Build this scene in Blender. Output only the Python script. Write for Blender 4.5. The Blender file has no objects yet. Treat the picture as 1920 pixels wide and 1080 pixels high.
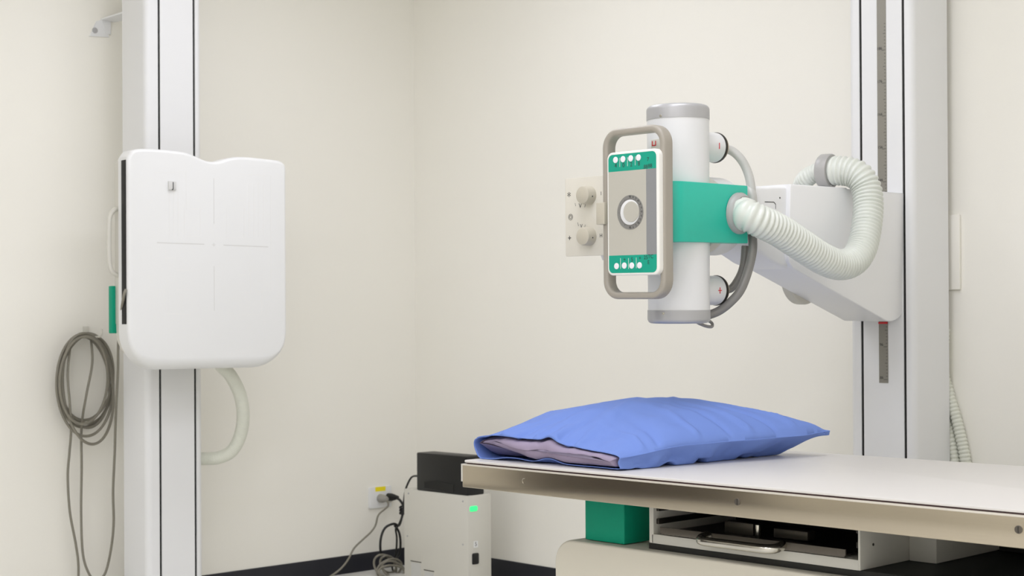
import bpy, bmesh, math, random
from math import sin, cos, pi, radians, tan, atan2, sqrt
from mathutils import Vector, Matrix, noise
random.seed(4)
V = Vector
SC = bpy.context.scene
COL = SC.collection

# ------------------------------------------------------------------ camera
F = 2640.0
A = radians(43.7)
CAM = V((4.817, -4.01, 1.0))
RT = V((sin(A), cos(A), 0)); FW = V((-cos(A), sin(A), 0)); UP = V((0, 0, 1))
PT = radians(.29); RO = .0054
fw = FW*cos(PT)+UP*sin(PT); u_ = UP*cos(PT)-FW*sin(PT)
rt = RT*cos(RO)-u_*sin(RO); up = u_*cos(RO)+RT*sin(RO)
CY = 632-F*tan(PT)
def ray(x, y): return fw+rt*((x-960)/F)-up*((y-CY)/F)
def at(x, y, ax, v):
    i = 'xyz'.index(ax); d = ray(x, y); return CAM+d*((v-CAM[i])/d[i])
# frame of the swivelling arm and tube head (hangs a touch out of true)
HR = Matrix.Rotation(radians(1.5), 3, 'X') @ Matrix.Rotation(radians(1.3), 3, 'Y')
HO = V((2.498, -1.2, 1.315))
HM = Matrix.Translation(HO) @ HR.to_4x4()
def la(x, y, ax, v):
    i = 'xyz'.index(ax); c = HR.transposed() @ (CAM-HO); d = HR.transposed() @ ray(x, y)
    return c+d*((v-c[i])/d[i])

cd = bpy.data.cameras.new('camera'); cam = bpy.data.objects.new('camera', cd); COL.objects.link(cam)
m = Matrix((rt, up, -fw)).transposed().to_4x4(); m.translation = CAM
cam.matrix_world = m
cd.sensor_width = 36; cd.lens = F/1920*36; cd.shift_y = (CY-540)/1920
cd.clip_start = .05
cd.dof.use_dof = True; cd.dof.focus_distance = 3.35; cd.dof.aperture_fstop = 7.0
SC.camera = cam

# ------------------------------------------------------------------ materials
def lin(c):
    return tuple(((v/255)/12.92 if v/255 <= .04045 else ((v/255+.055)/1.055)**2.4) for v in c)+(1,)
def mat(name, rgb, rough=.5, metal=0, bump=0, scale=200, var=.02, spec=.5, coat=0, stretch=None, emit=0, trans=0, sss=0, detail=3, dist=.001):
    M = bpy.data.materials.new(name); M.use_nodes = True
    nt = M.node_tree; N = nt.nodes; Lk = nt.links
    b = N['Principled BSDF']
    b.inputs['Roughness'].default_value = rough; b.inputs['Metallic'].default_value = metal
    b.inputs['Specular IOR Level'].default_value = spec; b.inputs['Coat Weight'].default_value = coat
    c = lin(rgb)
    tc = N.new('ShaderNodeTexCoord'); mp = N.new('ShaderNodeMapping'); Lk.new(tc.outputs['Object'], mp.inputs[0])
    if stretch: mp.inputs['Scale'].default_value = stretch
    nz = N.new('ShaderNodeTexNoise'); nz.inputs['Scale'].default_value = scale; nz.inputs['Detail'].default_value = detail
    Lk.new(mp.outputs[0], nz.inputs['Vector'])
    mr = N.new('ShaderNodeMix'); mr.data_type = 'RGBA'
    mr.inputs['A'].default_value = tuple(max(0, v*(1-var)) for v in c[:3])+(1,)
    mr.inputs['B'].default_value = tuple(min(1, v*(1+var)) for v in c[:3])+(1,)
    Lk.new(nz.outputs['Fac'], mr.inputs['Factor']); Lk.new(mr.outputs['Result'], b.inputs['Base Color'])
    if bump:
        bp = N.new('ShaderNodeBump'); bp.inputs['Strength'].default_value = bump; bp.inputs['Distance'].default_value = dist
        Lk.new(nz.outputs['Fac'], bp.inputs['Height']); Lk.new(bp.outputs[0], b.inputs['Normal'])
    if emit:
        b.inputs['Emission Color'].default_value = c; b.inputs['Emission Strength'].default_value = emit
    if sss:
        b.inputs['Subsurface Weight'].default_value = sss; b.inputs['Subsurface Radius'].default_value = (.02, .02, .02)
        b.inputs['Subsurface Scale'].default_value = .5
    if trans: b.inputs['Transmission Weight'].default_value = trans
    return M
M = dict(
    wall=mat('wall_paint', (238, 236, 228), .6, bump=.08, scale=350, var=.012, spec=.3),
    ceil=mat('ceiling_paint', (238, 237, 232), .8, var=.01),
    floor=mat('vinyl_floor', (226, 225, 219), .35, scale=60, var=.05),
    added_doorwood=mat('added_dark_door', (50, 40, 31), .5, scale=6, var=.15, stretch=(1, 6, .4)),  # for the added out-of-view door, dark so the rail mirrors it dark
    base=mat('baseboard_vinyl', (26, 27, 36), .45, var=.1),
    white=mat('white_enamel', (226, 227, 228), .38, scale=500, var=.008, bump=.02),
    plastic=mat('white_plastic', (226, 227, 227), .3, scale=500, var=.006),
    offwhite=mat('offwhite_enamel', (206, 204, 195), .45, scale=400, var=.02, bump=.03),
    basep=mat('base_cabinet_paint', (208, 203, 188), .5, scale=500, var=.02, bump=.04),
    collp=mat('collimator_paint', (213, 209, 197), .5, scale=500, var=.02, bump=.03),
    beige=mat('beige_enamel', (192, 189, 178), .5, scale=500, var=.02, bump=.04),
    armp=mat('arm_paint', (236, 237, 239), .35, scale=500, var=.008, bump=.02),
    tube=mat('tube_enamel', (222, 223, 224), .3, var=.006),
    silver=mat('silver_paint', (176, 176, 177), .35, metal=.25, scale=900, var=.04),
    taupe=mat('handle_grey', (160, 154, 143), .42, scale=700, var=.03, bump=.03),
    tab=mat('tab_beige', (190, 184, 168), .5, var=.02),
    green=mat('green_plastic', (38, 186, 163), .4, scale=300, var=.02),
    greend=mat('green_cover', (4, 150, 118), .55, scale=300, var=.03, spec=.25),
    panelg=mat('panel_green', (14, 158, 132), .4, var=.02),
    panelb=mat('panel_face', (186, 183, 172), .5, var=.01),
    panelw=mat('panel_rim', (233, 232, 226), .4, var=.01),
    display=mat('display_grey', (142, 143, 144), .3, var=.02),
    dial=mat('dial_ring', (150, 149, 145), .3, metal=.3, var=.05),
    button=mat('white_button', (236, 234, 238), .4, var=.01),
    ink=mat('dark_ink', (46, 46, 48), .6, var=.02),
    red=mat('red_ink', (206, 40, 48), .5, var=.02),
    faint=mat('faint_grey_line', (206, 206, 204), .5, var=.02),
    vfaint=mat('very_faint_line', (229, 229, 228), .45, var=.01),
    black=mat('black_plastic', (15, 15, 15), .45, var=.08, scale=400, bump=.05),
    groove=mat('groove_black', (14, 14, 12), .6, var=.1),
    hose=mat('hose_vinyl', (214, 218, 211), .28, scale=200, var=.015, sss=.15),
    hoses=mat('smooth_hose', (214, 216, 204), .4, scale=200, var=.015),
    collar=mat('collar_grey', (168, 167, 165), .35, var=.03),
    cable=mat('grey_cable', (128, 124, 112), .5, var=.05),
    cableg=mat('shiny_grey_cable', (132, 130, 126), .25, var=.05),
    cablel=mat('light_cable', (190, 190, 186), .3, var=.03),
    ruler=mat('ruler_metal', (142, 139, 130), .4, metal=.3, scale=300, var=.05),
    steel=mat('brushed_steel', (188, 178, 160), .2, metal=.97, scale=300, var=.04, stretch=(.02, 1, 1), bump=.02, detail=2, dist=.0001),
    chrome=mat('satin_chrome', (200, 197, 188), .2, metal=1, var=.03),
    lip=mat('rail_lip', (214, 208, 196), .35, metal=.3, var=.02),
    top=mat('tabletop_laminate', (214, 211, 207), .4, scale=300, var=.01),
    seal=mat('edge_seal', (62, 34, 36), .5, var=.1),
    dark=mat('dark_metal', (58, 55, 50), .4, metal=.5, var=.1),
    tray=mat('tray_metal', (98, 92, 84), .38, metal=.6, var=.08),
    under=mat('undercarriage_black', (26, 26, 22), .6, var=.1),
    label=mat('label_grey', (196, 196, 192), .5, var=.03),
    yellow=mat('yellow_label', (240, 222, 20), .5, var=.02),
    led=mat('green_led', (60, 240, 140), .3, emit=.55),
    brass=mat('ring_tan', (190, 176, 150), .35, metal=.3, var=.05),
    gplug=mat('grey_plug', (150, 148, 142), .5, var=.03),
    fabric=mat('blue_cotton', (113, 139, 206), .8, scale=900, var=.03, bump=.08, spec=.2),
    inner=mat('lavender_ticking', (150, 138, 160), .6, scale=500, var=.03, bump=.05, spec=.3),
)

# ------------------------------------------------------------------ builders
WL = {}          # world location of each object's origin
def smooth(me, ang=35):
    me.polygons.foreach_set('use_smooth', [True]*len(me.polygons))
    me.set_sharp_from_angle(angle=radians(ang)); me.update()
class MB:
    def __init__(s): s.bm = bmesh.new()
    def _merge(s, b, X=None):
        if X is not None: bmesh.ops.transform(b, matrix=X, verts=b.verts)
        me = bpy.data.meshes.new('tmp'); b.to_mesh(me); b.free()
        s.bm.from_mesh(me); bpy.data.meshes.remove(me); return s
    def box(s, x0, x1, y0, y1, z0, z1, bev=0, seg=2, X=None):
        b = bmesh.new(); bmesh.ops.create_cube(b, size=1)
        bmesh.ops.transform(b, matrix=Matrix.Translation(((x0+x1)/2, (y0+y1)/2, (z0+z1)/2)) @ Matrix.Diagonal((abs(x1-x0), abs(y1-y0), abs(z1-z0), 1)), verts=b.verts)
        if bev: bmesh.ops.bevel(b, geom=b.edges[:], offset=bev, segments=seg, profile=.5, affect='EDGES')
        return s._merge(b, X)
    def prism(s, pts, ax, a0, a1, bev=0, seg=2, X=None):
        # pts are pairs in the other two axes, in xyz order
        def P(p, a): return {'x': (a, p[0], p[1]), 'y': (p[0], a, p[1]), 'z': (p[0], p[1], a)}[ax]
        b = bmesh.new()
        f0 = b.faces.new([b.verts.new(P(p, a0)) for p in pts]); f1 = b.faces.new([b.verts.new(P(p, a1)) for p in pts])
        e0 = list(f0.edges); e1 = list(f1.edges); n = len(pts); v0 = list(f0.verts); v1 = list(f1.verts)
        for i in range(n): b.faces.new((v0[i], v0[(i+1) % n], v1[(i+1) % n], v1[i]))
        bmesh.ops.recalc_face_normals(b, faces=b.faces)
        if bev: bmesh.ops.bevel(b, geom=e0+e1, offset=bev, segments=seg, profile=.5, affect='EDGES')
        return s._merge(b, X)
    def lathe(s, prof, o, d, seg=40, X=None):
        # prof: (distance along d, radius)
        o = V(o); d = V(d).normalized(); q = d.to_track_quat('Z', 'Y').to_matrix()
        b = bmesh.new(); rings = []
        for a, r in prof:
            if r < 1e-6: rings.append([b.verts.new(o+d*a)])
            else: rings.append([b.verts.new(o+d*a+q @ V((r*cos(2*pi*i/seg), r*sin(2*pi*i/seg), 0))) for i in range(seg)])
        for R0, R1 in zip(rings, rings[1:]):
            for i in range(seg):
                j = (i+1) % seg
                if len(R0) == 1 and len(R1) == 1: continue
                if len(R0) == 1: b.faces.new((R0[0], R1[j], R1[i]))
                elif len(R1) == 1: b.faces.new((R0[i], R0[j], R1[0]))
                else: b.faces.new((R0[i], R0[j], R1[j], R1[i]))
        bmesh.ops.recalc_face_normals(b, faces=b.faces)
        return s._merge(b, X)
    def cyl(s, p0, p1, r, bev=0, seg=32, X=None):
        p0 = V(p0); p1 = V(p1); h = (p1-p0).length
        if bev:
            pr = [(0, 0), (0, r-bev)]+[(bev-bev*cos(t*pi/8), r-bev+bev*sin(t*pi/8)) for t in range(1, 5)]
            pr += [(h-a, rr) for a, rr in reversed(pr[1:])]+[(h, 0)]
        else: pr = [(0, 0), (0, r), (h, r), (h, 0)]
        return s.lathe(pr, p0, p1-p0, seg, X)
    def tube(s, pts, r, seg=12, n=10, rib=None, X=None, closed=False, caps=True):
        path = spline(pts, n, closed)
        # resample evenly when ribbed
        if rib:
            pitch, amp = rib; step = pitch/6; L = [0]
            for a, b_ in zip(path, path[1:]): L.append(L[-1]+(b_-a).length)
            k = int(L[-1]/step); out = []; j = 0
            for i in range(k+1):
                t = i*L[-1]/k
                while j < len(L)-2 and L[j+1] < t: j += 1
                out.append(path[j].lerp(path[j+1], (t-L[j])/max(1e-9, L[j+1]-L[j])))
            path = out
            prof = [0, .55, .95, 1.0, .7, .15]
            rad = [r+amp*(prof[i % 6]-.6) for i in range(len(path))]
        else: rad = [r]*len(path)
        b = bmesh.new(); rings = []; nrm = None; N = len(path)
        for i, p in enumerate(path):
            if closed: t = path[(i+1) % N]-path[i-1]
            else: t = path[min(i+1, N-1)]-path[max(i-1, 0)]
            t.normalize()
            if nrm is None:
                nrm = t.orthogonal().normalized()
            nrm = (nrm-t*nrm.dot(t)).normalized(); bi = t.cross(nrm)
            rings.append([b.verts.new(p+(nrm*cos(2*pi*k/seg)+bi*sin(2*pi*k/seg))*rad[i]) for k in range(seg)])
        pairs = list(zip(rings, rings[1:]))
        for R0, R1 in pairs:
            for k in range(seg): b.faces.new((R0[k], R0[(k+1) % seg], R1[(k+1) % seg], R1[k]))
        if closed:   # match twist
            R0, R1 = rings[-1], rings[0]
            off = min(range(seg), key=lambda o: (R0[0].co-R1[o].co).length)
            for k in range(seg): b.faces.new((R0[k], R0[(k+1) % seg], R1[(k+1+off) % seg], R1[(k+off) % seg]))
        elif caps:
            b.faces.new(rings[0]); b.faces.new(rings[-1])
        bmesh.ops.recalc_face_normals(b, faces=b.faces)
        return s._merge(b, X)
    def sweep(s, path, sec, closed=True, X=None, up=V((0, 1, 0))):
        # sweep a section (pairs: in-plane offset, offset along up) round a planar path
        b = bmesh.new(); N = len(path); rings = []
        for i, p in enumerate(path):
            t = (path[(i+1) % N]-path[i-1]).normalized(); o = t.cross(up).normalized()
            rings.append([b.verts.new(p+o*a+up*c) for a, c in sec])
        n = len(sec)
        for i in range(N):
            R0, R1 = rings[i], rings[(i+1) % N]
            for k in range(n): b.faces.new((R0[k], R0[(k+1) % n], R1[(k+1) % n], R1[k]))
        bmesh.ops.recalc_face_normals(b, faces=b.faces)
        return s._merge(b, X)
    def text(s, t, size, o, xd, yd, depth=.0004, X=None):
        # writing centred on o, running along xd, standing along yd
        cu = bpy.data.curves.new('t', 'FONT'); cu.body = t; cu.size = size; cu.align_x = 'CENTER'; cu.align_y = 'CENTER'; cu.extrude = depth
        ob = bpy.data.objects.new('t', cu); me = bpy.data.meshes.new_from_object(ob)
        xd = V(xd).normalized(); yd = V(yd).normalized(); z = xd.cross(yd)
        mm = Matrix((xd, yd, z)).transposed().to_4x4(); mm.translation = V(o)
        b = bmesh.new(); b.from_mesh(me); bpy.data.objects.remove(ob); bpy.data.curves.remove(cu); bpy.data.meshes.remove(me)
        bmesh.ops.transform(b, matrix=mm, verts=b.verts)
        return s._merge(b, X)
    def build(s, name, mt, parent=None, X=None, ang=35, label=None, smoothed=True):
        if X is not None: bmesh.ops.transform(s.bm, matrix=X, verts=s.bm.verts)
        me = bpy.data.meshes.new(name); s.bm.to_mesh(me); s.bm.free()
        co = [v.co for v in me.vertices]
        lo = V([min(c[i] for c in co) for i in range(3)]); hi = V([max(c[i] for c in co) for i in range(3)])
        c = (lo+hi)/2
        if parent is None: c.z = lo.z
        me.transform(Matrix.Translation(-c))
        if smoothed: smooth(me, ang)
        me.materials.append(M[mt] if isinstance(mt, str) else mt)
        o = bpy.data.objects.new(name, me); COL.objects.link(o)
        o.location = c-(WL[parent.name] if parent else V((0, 0, 0)))
        if parent: o.parent = parent
        WL[o.name] = c
        if label: o['label'] = label
        return o
def spline(pts, n=10, closed=False):
    P = [V(p) for p in pts]; out = []; N = len(P)
    if N == 2: return [P[0].lerp(P[1], i/n) for i in range(n+1)]
    rng = N if closed else N-1
    for i in range(rng):
        p1 = P[i]; p2 = P[(i+1) % N]
        p0 = P[i-1] if (closed or i > 0) else p1*2-p2
        p3 = P[(i+2) % N] if (closed or i+2 < N) else p2*2-p1
        for k in range(n):
            t = k/n
            out.append(.5*((2*p1)+(p2-p0)*t+(2*p0-5*p1+4*p2-p3)*t*t+(3*p1-p0-3*p2+p3)*t**3))
    if not closed: out.append(P[-1])
    return out
def rrect(x0, x1, y0, y1, r, n=6):
    out = []
    rr = r if isinstance(r, (list, tuple)) else [r]*4
    for (cx, cy, a0, q) in ((x1, y1, 0, rr[0]), (x0, y1, 90, rr[1]), (x0, y0, 180, rr[2]), (x1, y0, 270, rr[3])):
        ox = cx-q if cx == x1 else cx+q; oy = cy-q if cy == y1 else cy+q
        for k in range(n+1):
            a = radians(a0+90*k/n); out.append((ox+q*cos(a), oy+q*sin(a)))
    return out
def root(name, loc, label, cat, group=None):
    o = bpy.data.objects.new(name, None); COL.objects.link(o); o.location = loc; o.empty_display_size = .1
    WL[o.name] = V(loc); o['label'] = label; o['category'] = cat
    if group: o['group'] = group
    return o
def tag(o, label, cat): o['label'] = label; o['category'] = cat; return o
def struct(o): o['kind'] = 'structure'; return o

# ------------------------------------------------------------------ the room
RX, RY, RZ = 6.4, -6.2, 2.75
struct(MB().box(-.1, RX, RY, .1, -.1, 0).build('floor', 'floor'))
struct(MB().box(-.1, RX, RY, .1, RZ, RZ+.1).build('ceiling', 'ceil'))
struct(MB().box(-.1, 0, RY, .1, 0, RZ).build('wall_left', 'wall'))
struct(MB().box(0, RX, 0, .1, 0, RZ).build('wall_back', 'wall'))
struct(MB().box(RX, RX+.1, RY, .1, 0, RZ).build('wall_right', 'wall'))
struct(MB().box(-.1, RX+.1, RY-.1, RY, 0, RZ).build('wall_front', 'wall'))
struct(MB().prism([(0, 0), (.006, 0), (.006, .07), (.003, .076), (0, .076)], 'y', RY, 0).build('baseboard_left', 'base'))
struct(MB().prism([(0, 0), (-.006, 0), (-.006, .07), (-.003, .076), (0, .076)], 'x', .006, RX).build('baseboard_back', 'base'))

dr = struct(MB().box(.0005, .03, -5.5, -3.0, .002, 2.08, .003).build('added_door_1', 'added_doorwood'))  # guessed door out of view, added to darken the steel rail's reflection
MB().box(.028, .034, -4.253, -4.247, .004, 2.07).build('added_door_gap', 'black', dr)
for yy in (-4.35, -4.15):
    MB().tube([V((.03, yy, .95)), V((.07, yy, .96)), V((.075, yy, 1.0)), V((.075, yy, 1.15)), V((.07, yy, 1.19)), V((.03, yy, 1.2))], .008, seg=10).build('added_door_handle', 'chrome', dr)

# ------------------------------------------------------------------ columns
def column(x0, x1, y0, y1, gr, front, H, parent, gw=.009, gd=.016, name='column'):
    """front: '-y' or '+x'; gr = the two groove centres"""
    def P(a, d):   # a across the front, d back from the front face
        return (a, y0+d) if front == '-y' else (x1-d, a)
    a0, a1 = (x0, x1) if front == '-y' else (y0, y1)
    D = (y1-y0) if front == '-y' else (x1-x0)
    r = .022; q = []
    q += [P(a0, D)]
    q += [P(a0+r-r*cos(t*pi/12), r-r*sin(t*pi/12)) for t in range(0, 7)]
    for g in gr: q += [P(g-gw/2, 0), P(g-gw/2, gd), P(g+gw/2, gd), P(g+gw/2, 0)]
    q += [P(a1-r+r*sin(t*pi/12), r-r*cos(t*pi/12)) for t in range(0, 7)]
    q += [P(a1, D)]
    c = MB().prism(q, 'z', 0, H).build(name, 'white', parent)
    for g in gr:
        a, b = P(g-gw/2+.0004, gd-.0003), P(g+gw/2-.0004, .0035)
        MB().box(min(a[0], b[0]), max(a[0], b[0]), min(a[1], b[1]), max(a[1], b[1]), .001, H-.001).build('groove_strip', 'groove', c, label='black strip running down the groove')
    return c

# =================================================================== upright detector stand (left)
st = root('upright_detector_stand', (.26, -1.4, 0), 'white upright stand with a square panel on its column, against the left wall', 'x-ray stand')
CX = .339
column(.174, CX, at(275, 300, 'x', CX).y-.004, at(379, 300, 'x', CX).y, (at(297.5, 100, 'x', CX).y+.001, at(363, 100, 'x', CX).y+.001), '+x', RZ-.002, st)
# detector cover with the chin notch
DX = .612
def d2(px, py): p = at(px, py, 'x', DX); return (p.y, p.z)
yl = d2(240, 450)[0]; yr = d2(538, 450)[0]
ctr = []
tl = [(247, 283.5), (254, 280), (268, 278.5), (300, 279.5), (335, 283), (352, 286), (366, 291.5), (381, 298.5), (396, 302.5), (412, 301.5), (428, 296.5), (444, 294), (462, 294), (490, 296.5), (515, 299.5), (526, 301.5), (533.5, 306), (537, 313)]
topc = [d2(*p) for p in tl]
path = [V((yl, 0, d2(240, 295)[1]))]+[V((a, 0, b)) for a, b in topc]+[V((yr, 0, d2(538, 325)[1]))]
top = [(p.x, p.z) for p in spline(path, 3)]
zb = d2(400, 691)[1]
rb = .125
bot = []
for k in range(9):
    a = radians(90*k/8); bot.append((yr-rb+rb*cos(a), zb+rb*1.0-rb*sin(a)))
for k in range(1, 8): bot.append((yr-rb+(yl+rb-yr+rb)*k/8, zb))
for k in range(9):
    a = radians(90*k/8); bot.append((yl+rb-rb*sin(a), zb+rb-rb*cos(a)))
side_r = [(yr, top[-1][1]+(zb+rb-top[-1][1])*k/10) for k in range(1, 10)]
side_l = [(yl, zb+rb+(top[0][1]-zb-rb)*k/10) for k in range(1, 10)]
outl = top+side_r+bot+side_l
def inset(outl, fn):
    n = len(outl); res = []
    for i in range(n):
        a = V(outl[i-1]); b = V(outl[(i+1) % n]); t = (b-a).normalized(); nm = V((t.y, -t.x))  # inward for clockwise path
        p = V(outl[i]); res.append(p+nm*fn(p))
    return res
def cover(outl, x_front, x_back, small, big, zref, name, mt, parent):
    b = bmesh.new(); rings = []
    def amt(p):
        t = max(0, min(1, (zref-p.y)/.13)); t = t*t*(3-2*t); return small+(big-small)*t
    K = 7
    for k in range(K+1):
        a = pi/2*k/K
        pts = inset(outl, lambda p: amt(p)*(1-sin(a)))
        rings.append([b.verts.new((x_front-min(amt(V(outl[i])), .05)*(1-cos(a)), q.x, q.y)) for i, q in enumerate(pts)])
    rings.append([b.verts.new((x_back, q[0], q[1])) for q in outl])
    n = len(outl)
    for R0, R1 in zip(rings, rings[1:]):
        for i in range(n): b.faces.new((R0[i], R0[(i+1) % n], R1[(i+1) % n], R1[i]))
    b.faces.new(rings[0]); b.faces.new(rings[-1])
    bmesh.ops.recalc_face_normals(b, faces=b.faces)
    mb = MB(); mb._merge(b); return mb.build(name, mt, parent, ang=60)
DB = DX-.064
# make outline clockwise seen so that inset goes inward: test and flip
ar = sum(outl[i-1][0]*outl[i][1]-outl[i][0]*outl[i-1][1] for i in range(len(outl)))
if ar > 0: outl.reverse()
zr = d2(400, 650)[1]
dc = cover(outl, DX, DB, .013, .055, zr, 'detector_housing', 'plastic', st)
# slimmer rear shell
outl2 = [(-1.415+(a+1.415)*.955, 1.27+(b-1.27)*.955) for a, b in outl]
cover([(a, b) for a, b in outl2], DB+.002, DB-.05, .004, .004, zr, 'rear_shell', 'offwhite', st)
# carriage behind to the column
MB().box(CX+.001, DB-.045, -1.50, -1.31, 1.05, 1.5, .01).build('carriage', 'offwhite', st)
# slot on the left side with cassette tray
p0 = at(228, 300, 'y', yl); p1 = at(236.5, 608, 'y', yl)
sy = yl-.0012
MB().box(at(228, 400, 'y', yl).x, at(236.5, 400, 'y', yl).x, sy, yl+.002, at(232, 608, 'y', yl).z, at(232, 300, 'y', yl).z, .0008).build('cassette_slot', 'groove', dc, label='long black slot down the side')
# handle on the left, D shaped
hp = [(224, 391), (214, 394), (206.5, 405), (204.5, 425), (204.5, 475), (206.5, 500), (213, 512), (224, 517)]
hb = st
hx = DB-.022
MB().tube([at(px, py, 'x', hx) for px, py in hp], .0078, seg=14, n=6).build('handle', 'offwhite', st)
MB().box(DB-.05, DB-.004, yl-.004+.016, yl+.03, at(225, 608, 'x', hx).z, at(225, 310, 'x', hx).z, .003).build('side_rail', 'offwhite', st)
g0 = at(208, 536, 'x', hx-.03); g1 = at(218, 625, 'x', hx-.03)
gg = MB().box(hx-.048, hx-.022, g0.y, g1.y, g1.z, g0.z, .003).build('brake_lever', 'greend', st, label='green bar below the handle')
MB().box(hx-.04, hx-.02, g1.y-.001, yl+.06, (g0.z+g1.z)/2-.02, (g0.z+g1.z)/2+.02, .003).build('lever_bracket', 'offwhite', st)
# marks on the cover
fx = DX+.0003
def strip(mb, a, b, w, X=None):
    a = V(a); b = V(b); t = (b-a).normalized(); nn = V((0, -t.z, t.y))*w/2
    bm_ = bmesh.new(); vs = [bm_.verts.new(p) for p in (a+nn, b+nn, b-nn, a-nn)]
    vs2 = [bm_.verts.new(p-V((.0006, 0, 0))) for p in (a+nn, b+nn, b-nn, a-nn)]
    bm_.faces.new(vs); bm_.faces.new(vs2)
    for i in range(4): bm_.faces.new((vs[i], vs[(i+1) % 4], vs2[(i+1) % 4], vs2[i]))
    bmesh.ops.recalc_face_normals(bm_, faces=bm_.faces); mb._merge(bm_, X)
mk = MB(); c0 = at(401, 459, 'x', fx)
for a, b in (((294.5, 455), (383, 458)), ((419, 459.5), (503, 463))): strip(mk, at(*a, 'x', fx), at(*b, 'x', fx), .0028)
for a, b in (((401, 334), (401.3, 420)), ((401.6, 499), (402, 583))): strip(mk, at(*a, 'x', fx), at(*b, 'x', fx), .0016)
strip(mk, c0-V((0, .006, 0)), c0+V((0, .006, 0)), .0018); strip(mk, c0-V((0, 0, .006)), c0+V((0, 0, .006)), .0018)
mk.build('alignment_cross', 'faint', dc, smoothed=False, label='thin grey centring cross')
mk = MB()
def loop(pts):
    mk = MB()
    for a, b in zip(pts, pts[1:]): strip(mk, at(*a, 'x', fx), at(*b, 'x', fx), .0016)
    mk.build('cassette_outline', 'vfaint', dc, smoothed=False)
loop([(292, 324), (349, 322), (350, 392), (376, 392), (376, 443), (346, 443), (346, 386)])
loop([(449, 326), (508, 330), (508, 400)]); loop([(425, 446), (425, 390), (458, 390), (458, 446), (425, 446)])
loop([(310, 470), (310, 484), (330, 484), (330, 507), (356, 507)]); loop([(330, 515), (330, 543), (356, 543)])
loop([(287, 542), (309, 543), (310, 588), (358, 590)]); loop([(446, 590), (490, 590), (491, 545), (508, 545)])
loop([(447, 515), (470, 515), (470, 548), (447, 548)]); loop([(508, 400), (508, 545)])
for x in (318, 326, 334, 467, 476, 485, 494): loop([(x, 345), (x, 443)])
mk = MB().box(fx-.0005, fx+.006, at(315, 350, 'x', fx).y, at(329, 350, 'x', fx).y, at(320, 356, 'x', fx).z, at(320, 340, 'x', fx).z, .001)
cl = mk.build('marker_clip', 'faint', dc, label='small grey clip with a letter')
MB().text('J', .030, V((fx+.0062, at(323, 348, 'x', fx).y, at(323, 348, 'x', fx).z)), (0, 1, 0), (0, 0, 1)).build('marker_letter', 'ink', dc, smoothed=False, label='dark letter J')
# hose looping under the detector
MB().tube([V((.50, -1.33, .99)), at(412, 680, 'x', .47), at(433, 705, 'x', .46), at(450, 740, 'x', .44), at(456, 780, 'x', .42), at(450, 818, 'x', .39), at(434, 846, 'x', .36), at(410, 858, 'x', .32), at(385, 860, 'x', .28), V((.26, -1.31, at(370, 858, 'x', .26).z))], .0235, seg=20, n=14, rib=(.006, .0009)).build('hose', 'hoses', st, label='pale ribbed hose curling back to the column')
# wall bracket at the top left
bk = MB()
q = [at(x, y, 'x', .002) for x, y in ((167, 68), (204, 70), (192, 37), (180, 40))]
bk.prism([(p.y, p.z) for p in q], 'x', .0002, .006)
zt = at(192, 35, 'x', .003).z
bk.prism([(.0002, at(189, 40, 'x', .003).y), (.0002, at(215, 40, 'x', .003).y), (.18, -1.42), (.18, -1.50)], 'z', zt-.006, zt)
bk.prism([(at(192, 40, 'x', .003).y, zt-.002), (-1.47, zt-.002), (-1.47, zt-.055), (at(196, 60, 'x', .003).y, zt-.055)], 'x', .003, .008)
w = bk.build('wall_bracket', 'white', st, label='pale metal bracket screwed to the wall')
p = at(178, 57, 'x', .007)
MB().cyl(p-V((.002, 0, 0)), p+V((.003, 0, 0)), .0105, .001, 20).build('screw', 'silver', w, label='grey round screw head')

# coiled cable
cc = root('coiled_cable', at(160, 800, 'x', .03)-V((0, 0, .3)), 'grey cable hung in a coil on the wall left of the upright stand', 'cable')
def wl(px, py, x): return at(px, py, 'x', x)
def ring(cx_, cy_, rx, ry, ph, x, k, tilt=0):
    return [wl(cx_+rx*cos(ph+2*pi*i/k)+tilt*sin(ph+2*pi*i/k), cy_+ry*sin(ph+2*pi*i/k), x+.004*sin(3*i)) for i in range(k)]
coil = MB()
specs = [(160, 713, 52, 88, 0, -4), (161, 710, 50, 84, 1, 3), (158, 716, 47, 86, -2, 6), (163, 708, 49, 80, 2, -6), (159, 722, 53, 96, 3, 2), (165, 729, 47, 104, 0, 8), (157, 713, 45, 82, -1, -3)]
for i, (a, b, c, d, e, t) in enumerate(specs):
    coil.tube(ring(a, b, c, d, .3*i, .025+.011*i, 14, t), .0052, seg=8, n=5, closed=True)
coil.build('cable_coil', 'cable', cc)
MB().tube([wl(133, 640, .05), wl(127, 700, .09), wl(131, 760, .10), wl(133, 810, .06), wl(130, 850, .05), wl(127, 895, .05), wl(131, 960, .05), wl(142, 1020, .05), wl(147, 1060, .05), wl(146, 1110, .04)], .0046, seg=8).build('cable_end', 'cable', cc)
MB().tube([wl(170, 630, .05), wl(173, 680, .10), wl(162, 740, .11), wl(153, 800, .06), wl(153, 880, .05), wl(152, 960, .05), wl(155, 1035, .06), wl(165, 1072, .07), wl(180, 1090, .08), wl(197, 1075, .09), wl(208, 1030, .1), wl(213, 980, .11), wl(212, 920, .12), wl(215, 850, .13), wl(217, 780, .15), wl(221, 700, .25), wl(222, 640, .4), wl(227, 590, .54), at(232, 555, 'y', yl-.012), at(236, 543, 'y', yl-.003)], .0046, seg=8).build('cable_end', 'cable', cc)
hk = MB().box(.0002, .006, wl(160, 612, 0).y-.012, wl(160, 612, 0).y+.012, wl(160, 635, 0).z, wl(160, 612, 0).z, .002)
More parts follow.
